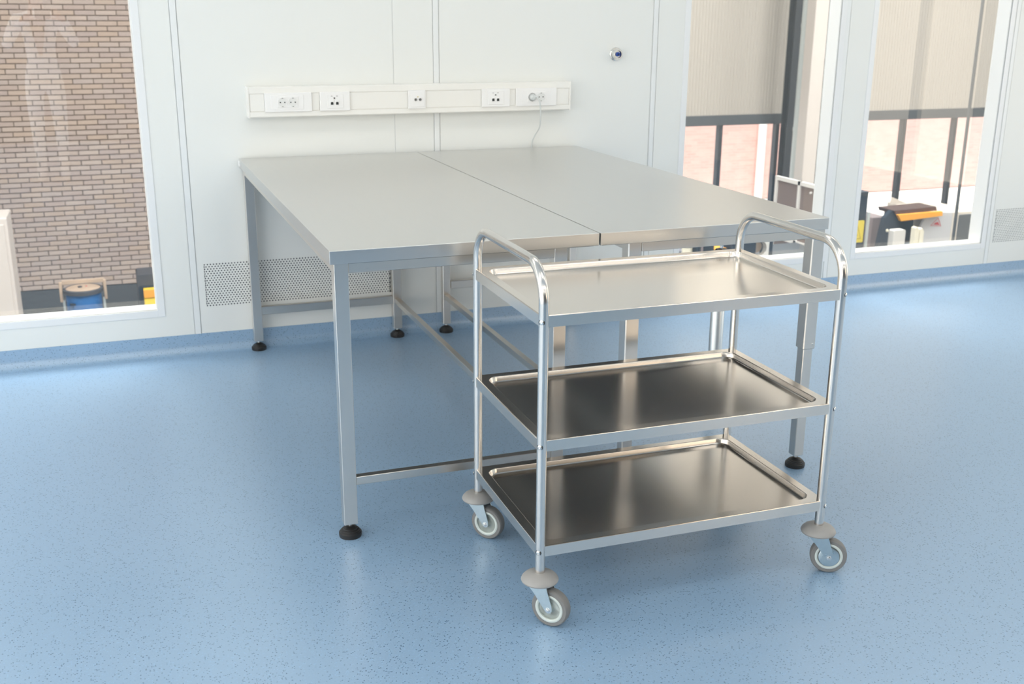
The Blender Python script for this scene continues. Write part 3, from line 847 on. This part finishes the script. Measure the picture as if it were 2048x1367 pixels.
# bending machine with orange bar
o = thing('press_machine', 'grey bending machine with orange front bar in the hall', 'machine', (7.2, 4.0, FZ))
def X_(x): return x - 7.2
def Z_(z): return z - FZ
cur = [(X_(7.413), Z_(-0.462)), (X_(7.375), Z_(-0.475))]
for k in range(9):
    a = k / 8
    cur.append((X_(7.375 - 0.168 * math.sin(a * PI / 2)), Z_(-0.475 - 0.325 * (1 - math.cos(a * PI / 2)))))
cur += [(X_(7.2), 0.0), (X_(7.632), 0.0), (X_(7.632), Z_(-0.48))]
sp = MB().prism(cur, 'y', 0.0, 0.03).build('side_plate', 'machine_grey', o)
MB().box(X_(7.40), X_(7.90), 0.032, 0.75, 0, Z_(-0.47), 0.01).build('housing', 'machine_beige', o)
MB().box(X_(7.634), X_(7.905), 0.0, 0.03, 0, Z_(-0.475), 0.004).build('door_frame', 'machine_beige', o)
MB().box(X_(7.714), X_(7.872), -0.006, 0.0, Z_(-1.3), Z_(-0.505), 0.002).build('door_window', 'steel_grey', o)
MB().prism([(X_(6.9), Z_(-0.455)), (X_(7.452), Z_(-0.447)), (X_(7.458), Z_(-0.494)), (X_(6.945), Z_(-0.52))], 'y', -0.05, -0.01).build('orange_bar', 'orange', o)
MB().prism([(X_(6.88), Z_(-0.418)), (X_(7.40), Z_(-0.403)), (X_(7.42), Z_(-0.446)), (X_(6.90), Z_(-0.455))], 'y', -0.005, 0.25).build('top_beam', 'dark_brown', o)
MB().box(X_(7.04), X_(7.42), 0.3, 0.34, 0, Z_(-0.47)).build('back_panel', 'navy', o)
MB().prism([(X_(6.868), Z_(-0.42)), (X_(6.96), Z_(-0.46)), (X_(6.97), 0), (X_(6.735), 0), (X_(6.745), Z_(-0.75)), (X_(6.79), Z_(-0.492))], 'y', 0.01, 0.07).build('left_cheek', 'navy', o)
MB().box(X_(6.86), X_(7.03), 0.30, 0.6, 0, Z_(-0.535), 0.01).build('motor_cover', 'brown_grey', o)
MB().prism([(X_(7.05), Z_(-0.405)), (X_(7.25), Z_(-0.405)), (X_(7.06), Z_(-0.33))], 'y', 0.26, 0.28).build('gusset', 'machine_beige', o)
tri_ring([(X_(7.36), Z_(-0.60)), (X_(7.50), Z_(-0.612)), (X_(7.45), Z_(-0.52))], 0.12, -0.002, 0.0).build('warning_triangle', 'red', sp)
MB().prism([(X_(7.40), Z_(-0.590)), (X_(7.48), Z_(-0.600)), (X_(7.452), Z_(-0.566)), (X_(7.42), Z_(-0.572))], 'y', -0.0024, -0.0005).build('triangle_mark', 'red', sp)
MB().lathe([(0, 0.012), (0.014, 0.010), (0.016, 0)], 12, Matrix.Translation((X_(6.83), 0.01, Z_(-0.62))) @ rot_to((0, -1, 0))).build('knob', 'cream', o, True)

o = thing('control_box', 'white rounded control box on a post in front of the bending machine', 'box', (6.14, 3.0, FZ))
MB().prism(rrect(-0.065, 0.065, 1.90, 2.115, 0.015, 4), 'y', 0.0, 0.07).build('box_body', 'white_paint', o)
MB().box(-0.02, 0.02, 0.02, 0.06, 0.0, 1.90).build('post', 'white_paint', o)
MB().box(-0.12, 0.12, -0.08, 0.16, 0.0, 0.02).build('base', 'white_paint', o)
for k, (x, h_) in enumerate(((6.985, 0.0), (7.045, -0.015))):
    f = MB().prism([(x - 0.026 - 6.985, 0), (x + 0.026 - 6.985, 0), (x + 0.026 - 6.985, 0.15), (x - 6.985, 0.185), (x - 0.026 - 6.985, 0.175)], 'y', 0, 0.06).build('roller_bracket', 'cream', None, loc=(6.985, 3.75, -0.73 + h_))
    tag(f, ('left' if k == 0 else 'right') + ' of two cream white pointed brackets before the bending machine', 'bracket', 'cream brackets of the machine')
tb = thing('bracket_table', 'low grey table carrying the two cream brackets', 'table', (7.0, 3.85, FZ))
MB().box(-0.1, 0.19, -0.12, 0.12, 1.72, 1.752).build('table_top', 'steel_grey', tb)
for (sx, sy) in ((-0.08, -0.1), (0.17, -0.1), (-0.08, 0.1), (0.17, 0.1)): MB().box(sx - 0.015, sx + 0.015, sy - 0.015, sy + 0.015, 0, 1.72).build('leg', 'steel_grey', tb)

# workbench and its clutter glimpsed under the right table
o = thing('workbench', 'grey workbench in the hall glimpsed below the right steel table', 'bench', (4.5, 3.0, FZ))
MB().box(-0.75, 0.85, -0.25, 0.45, 1.93, 1.965, 0.003).build('bench_top', 'steel_grey', o)
for (sx, sy) in ((-0.7, -0.2), (0.8, -0.2), (-0.7, 0.4), (0.8, 0.4)): MB().box(sx - 0.03, sx + 0.03, sy - 0.03, sy + 0.03, 0, 1.93).build('leg', 'steel_dark', o)
BT = FZ + 1.966
def on_bench(name, label, cat, x, y): return thing(name, label, cat, (x, y, BT))
q = on_bench('canister', 'cream canister with lid at the left end of the hall workbench', 'canister', 3.96, 3.0)
MB().lathe([(0.0, 0), (0.04, 0), (0.045, 0.02), (0.045, 0.19), (0.03, 0.22), (0.0, 0.22)], 20).build('body', 'cream', q, True)
MB().lathe([(0.047, 0.14), (0.047, 0.155)], 20).build('band', 'brown_grey', q, True)
q = on_bench('instrument_case', 'dark instrument case beside the cream canister on the workbench', 'case', 4.095, 3.0)
MB().box(-0.07, 0.08, -0.08, 0.08, 0, 0.22, 0.008).build('body', 'navy', q)
MB().box(-0.05, -0.03, -0.086, -0.08, 0.01, 0.2).build('corner_strip', 'brown_grey', q)
q = on_bench('storage_bin', 'orange storage bin on the hall workbench', 'bin', 4.235, 2.98)
MB().prism([(-0.045, 0), (0.045, 0), (0.055, 0.11), (-0.055, 0.11)], 'y', -0.06, 0.08).build('body', 'orange', q)
MB().box(-0.058, 0.058, -0.064, 0.084, 0.11, 0.122, 0.003).build('rim', 'orange', q)
q = on_bench('tool_case', 'dark blue tool case right of the orange bin', 'case', 4.47, 3.0)
MB().box(-0.13, 0.12, -0.08, 0.1, 0, 0.2, 0.012).build('body', 'navy', q)
MB().tube([(-0.05, -0.01, 0.198), (-0.05, -0.01, 0.225), (0.04, -0.01, 0.225), (0.04, -0.01, 0.198)], 0.007, 8).build('handle', 'black_plastic', q, True)
q = on_bench('tape_dispenser', 'white curved holder with brown roll on the workbench', 'holder', 4.675, 2.95)
arc = [(-0.075, 0.0), (0.055, 0.0), (0.06, 0.2), (-0.05, 0.2), (-0.07, 0.16), (0.01, 0.15)]
for k in range(7):
    a = PI / 2 - k / 6 * PI
    arc.append((-0.005 + 0.04 * math.cos(a), 0.085 + 0.06 * math.sin(a)))
arc += [(-0.075, 0.02)]
MB().prism(arc, 'y', 0.0, 0.06).build('holder', 'white_paint', q)
MB().lathe([(0.0, 0), (0.05, 0), (0.05, 0.05), (0, 0.05)], 20, Matrix.Translation((-0.02, 0.062, 0.088)) @ rot_to((0, -1, 0)) @ Matrix.Translation((0, 0, -0.06))).build('roll', 'beige_lid', q, True)
q = on_bench('upright_box', 'slim dark upright box right of the white holder', 'box', 4.77, 3.05)
MB().box(-0.035, 0.035, -0.05, 0.05, 0, 0.21, 0.004).build('body', 'steel_dark', q)
MB().box(-0.03, 0.03, -0.052, -0.05, 0.02, 0.19).build('front', 'navy', q)

# left-hand things in front of the brick wall
o = thing('blue_barrel', 'blue barrel with round beige lid before the brick wall', 'barrel', (-0.918, 7.5, FZ))
MB().lathe([(0.0, 0.02), (0.17, 0.02), (0.182, 0.06), (0.182, 0.5), (0.188, 0.52), (0.182, 0.54), (0.182, 1.03)], 40).build('drum', 'blue_paint', o, True)
MB().lathe([(0.186, 1.03), (0.205, 1.035), (0.205, 1.075), (0.186, 1.085), (0.180, 1.083), (0.180, 1.06)], 40).build('rim', 'dark_grey', o, True)
ld = MB().lathe([(0.0, 1.088), (0.165, 1.085), (0.180, 1.076), (0.180, 1.06), (0.0, 1.06)], 40).build('lid', 'beige_lid', o, True)
MB().lathe([(0.022, 1.087), (0.022, 1.10), (0.0, 1.10)], 14, Matrix.Translation((-0.03, 0.0, 0))).build('lid_knob', 'dark_grey', ld, True)
MB().lathe([(0.008, 1.087), (0.008, 1.096), (0.0, 1.096)], 10, Matrix.Translation((0.035, 0.02, 0))).build('lid_button', 'red', ld, True)
MB().prism([(-0.145, 0.93), (-0.085, 0.93), (-0.085, 0.95), (-0.145, 0.95)], 'y', -0.1635, -0.13).build('label_plate', 'navy', o)
for sx in (-1, 1):
    MB().box(sx * 0.225 - 0.016, sx * 0.225 + 0.016, -0.03, 0.02, 0.94, 1.16, 0.006).build('handle_grip', 'beige_lid', o)
    MB().box(sx * 0.205 - 0.012, sx * 0.205 + 0.012, -0.025, 0.015, 0.06, 0.96).build('cart_post', 'galvanised', o)
MB().box(-0.22, 0.22, 0.19, 0.215, 1.08, 1.13, 0.004).build('cart_bar', 'beige_lid', o)
MB().box(-0.22, 0.22, -0.2, 0.2, 0.0, 0.02).build('cart_base', 'galvanised', o)

o = thing('yellow_machine', 'dark rounded housing with yellow front right of the blue barrel', 'machine', (-0.22, 7.0, FZ))
MB().prism(rrect(-0.145, 0.26, 0.0, 1.29, 0.03, 4), 'y', 0.0, 0.35).build('housing', 'dark_grey', o)
MB().prism(rrect(-0.13, 0.245, 0.3, 1.17, 0.02, 4), 'y', -0.01, 0.0).build('dark_front', 'navy', o)
MB().box(-0.09, 0.2, -0.10, -0.01, 0.4, 1.15, 0.006).build('yellow_box', 'yellow', o)
MB().box(-0.09, 0.2, -0.11, -0.10, 1.06, 1.15, 0.004).build('top_flap', 'orange', o)

o = thing('beige_locker', 'beige locker at the lower left window edge', 'locker', (-1.77, 6.0, FZ))
MB().box(-0.30, 0.31, 0.0, 0.5, 0.05, 2.14, 0.008).build('body', 'beige_panel', o)
MB().box(-0.27, 0.28, -0.012, 0.0, 0.12, 2.08, 0.004).build('door', 'beige_panel', o)
MB().box(-0.3, 0.31, 0.02, 0.48, 0, 0.05).build('plinth', 'dark_grey', o)

# ------------------------------------------------------------------ person reflected in the left window
pr = thing('person', 'person in open white coat with arms raised, mirrored in left window', 'person', (-0.99, -5.5, 0))
def skin_body(verts, edges, radii, name, mname, parent, sub=2):
    me = bpy.data.meshes.new(name)
    me.from_pydata(verts, edges, []); me.update()
    o = bpy.data.objects.new(name, me); COL.objects.link(o)
    md = o.modifiers.new('skin', 'SKIN'); md.use_smooth_shade = True
    for k, r in enumerate(radii):
        sv = me.skin_vertices[0].data[k]
        sv.radius = r if isinstance(r, tuple) else (r, r)
    me.skin_vertices[0].data[0].use_root = True
    s = o.modifiers.new('sub', 'SUBSURF'); s.levels = sub; s.render_levels = sub
    dg = bpy.context.evaluated_depsgraph_get()
    m2 = bpy.data.meshes.new_from_object(o.evaluated_get(dg))
    bpy.data.objects.remove(o)
    m2.materials.clear()
    m2.materials.append(MATS[mname])
    for f in m2.polygons: f.use_smooth = True
    ob = bpy.data.objects.new(name, m2); COL.objects.link(ob); ob.parent = parent
    return ob
V = [(0, 0, 0.93), (0, 0, 1.05), (0, -0.005, 1.22), (0, 0, 1.37), (0, 0.01, 1.46), (0, 0.02, 1.53), (0, 0.03, 1.62), (0, 0.02, 1.69),
     (-0.17, 0, 1.39), (-0.27, 0.06, 1.17), (-0.13, 0.26, 1.36), (-0.05, 0.34, 1.43),
     (0.17, 0, 1.39), (0.29, 0.06, 1.18), (0.23, 0.27, 1.37), (0.17, 0.34, 1.44),
     (-0.09, 0, 0.86), (-0.095, 0.02, 0.48), (-0.10, -0.01, 0.09), (-0.11, 0.13, 0.035),
     (0.09, 0, 0.86), (0.095, 0.02, 0.48), (0.09, -0.01, 0.09), (0.10, 0.13, 0.035)]
Ed = [(0, 1), (1, 2), (2, 3), (3, 4), (4, 5), (5, 6), (6, 7), (3, 8), (8, 9), (9, 10), (10, 11), (3, 12), (12, 13), (13, 14), (14, 15),
      (0, 16), (16, 17), (17, 18), (18, 19), (0, 20), (20, 21), (21, 22), (22, 23)]
Ra = [(0.13, 0.10), (0.12, 0.095), (0.135, 0.10), (0.14, 0.10), 0.062, 0.058, (0.075, 0.09), (0.07, 0.085),
      0.062, 0.047, 0.034, 0.03, 0.062, 0.047, 0.034, 0.03,
      0.088, 0.062, 0.042, 0.036, 0.088, 0.062, 0.042, 0.036]
body = skin_body(V, Ed, Ra, 'body', 'white_cloth', pr)
body.data.materials.append(MATS['skin'])
for f in body.data.polygons:
    c = f.center
    if c.z > 1.475 or (c.y > 0.30 and c.z > 1.38): f.material_index = 1
MB().lathe([(0.0, 0.10), (0.05, 0.092), (0.085, 0.05), (0.092, 0.0), (0.088, -0.05), (0.07, -0.08)], 20, Matrix.Translation((0, 0.005, 1.685)) @ Matrix.Scale(1.12, 4, (0, 1, 0))).build('hair', 'hair', pr, True)
for s in (-1, 1):
    MB().lathe([(0, 0.012), (0.009, 0.008), (0.012, 0)], 10, Matrix.Translation((s * 0.032, 0.112, 1.645)) @ rot_to((0, 1, 0))).build('eye', 'black_plastic', pr, True)
    hx = -0.05 if s < 0 else 0.17
    for k in range(4):
        MB().tube([(hx + s * 0.0, 0.35, 1.425 + k * 0.017), (hx - s * 0.02, 0.39, 1.43 + k * 0.017), (hx - s * 0.035, 0.40, 1.432 + k * 0.017)], 0.0085, 8).build('finger', 'skin', pr, True)
    MB().tube([(hx, 0.34, 1.415), (hx - s * 0.015, 0.36, 1.40), (hx - s * 0.04, 0.375, 1.41)], 0.0095, 8).build('thumb', 'skin', pr, True)
MB().lathe([(0, 0.02), (0.008, 0.016), (0.014, 0)], 10, Matrix.Translation((0, 0.112, 1.612)) @ rot_to((0, 1, 0))).build('nose', 'skin', pr, True)
MB().box(-0.022, 0.022, 0.112, 0.118, 1.572, 1.58, 0.002).build('mouth', 'hair', pr)
MB().prism([(-0.07, 1.40), (0.07, 1.40), (0.015, 1.10), (-0.015, 1.10)], 'y', 0.098, 0.112).build('shirt_front', 'tan_cloth', pr)
cm = thing('handheld_camera', 'dark camera held up in both hands by the reflected person', 'camera', (-0.93, -5.125, 1.40))
MB().box(-0.06, 0.06, -0.02, 0.02, 0.0, 0.085, 0.008).build('camera_body', 'black_plastic', cm)
MB().lathe([(0.032, 0), (0.034, 0.05), (0.0, 0.05)], 20, Matrix.Translation((0, 0.02, 0.042)) @ rot_to((0, 1, 0))).build('lens', 'black_plastic', cm, True)
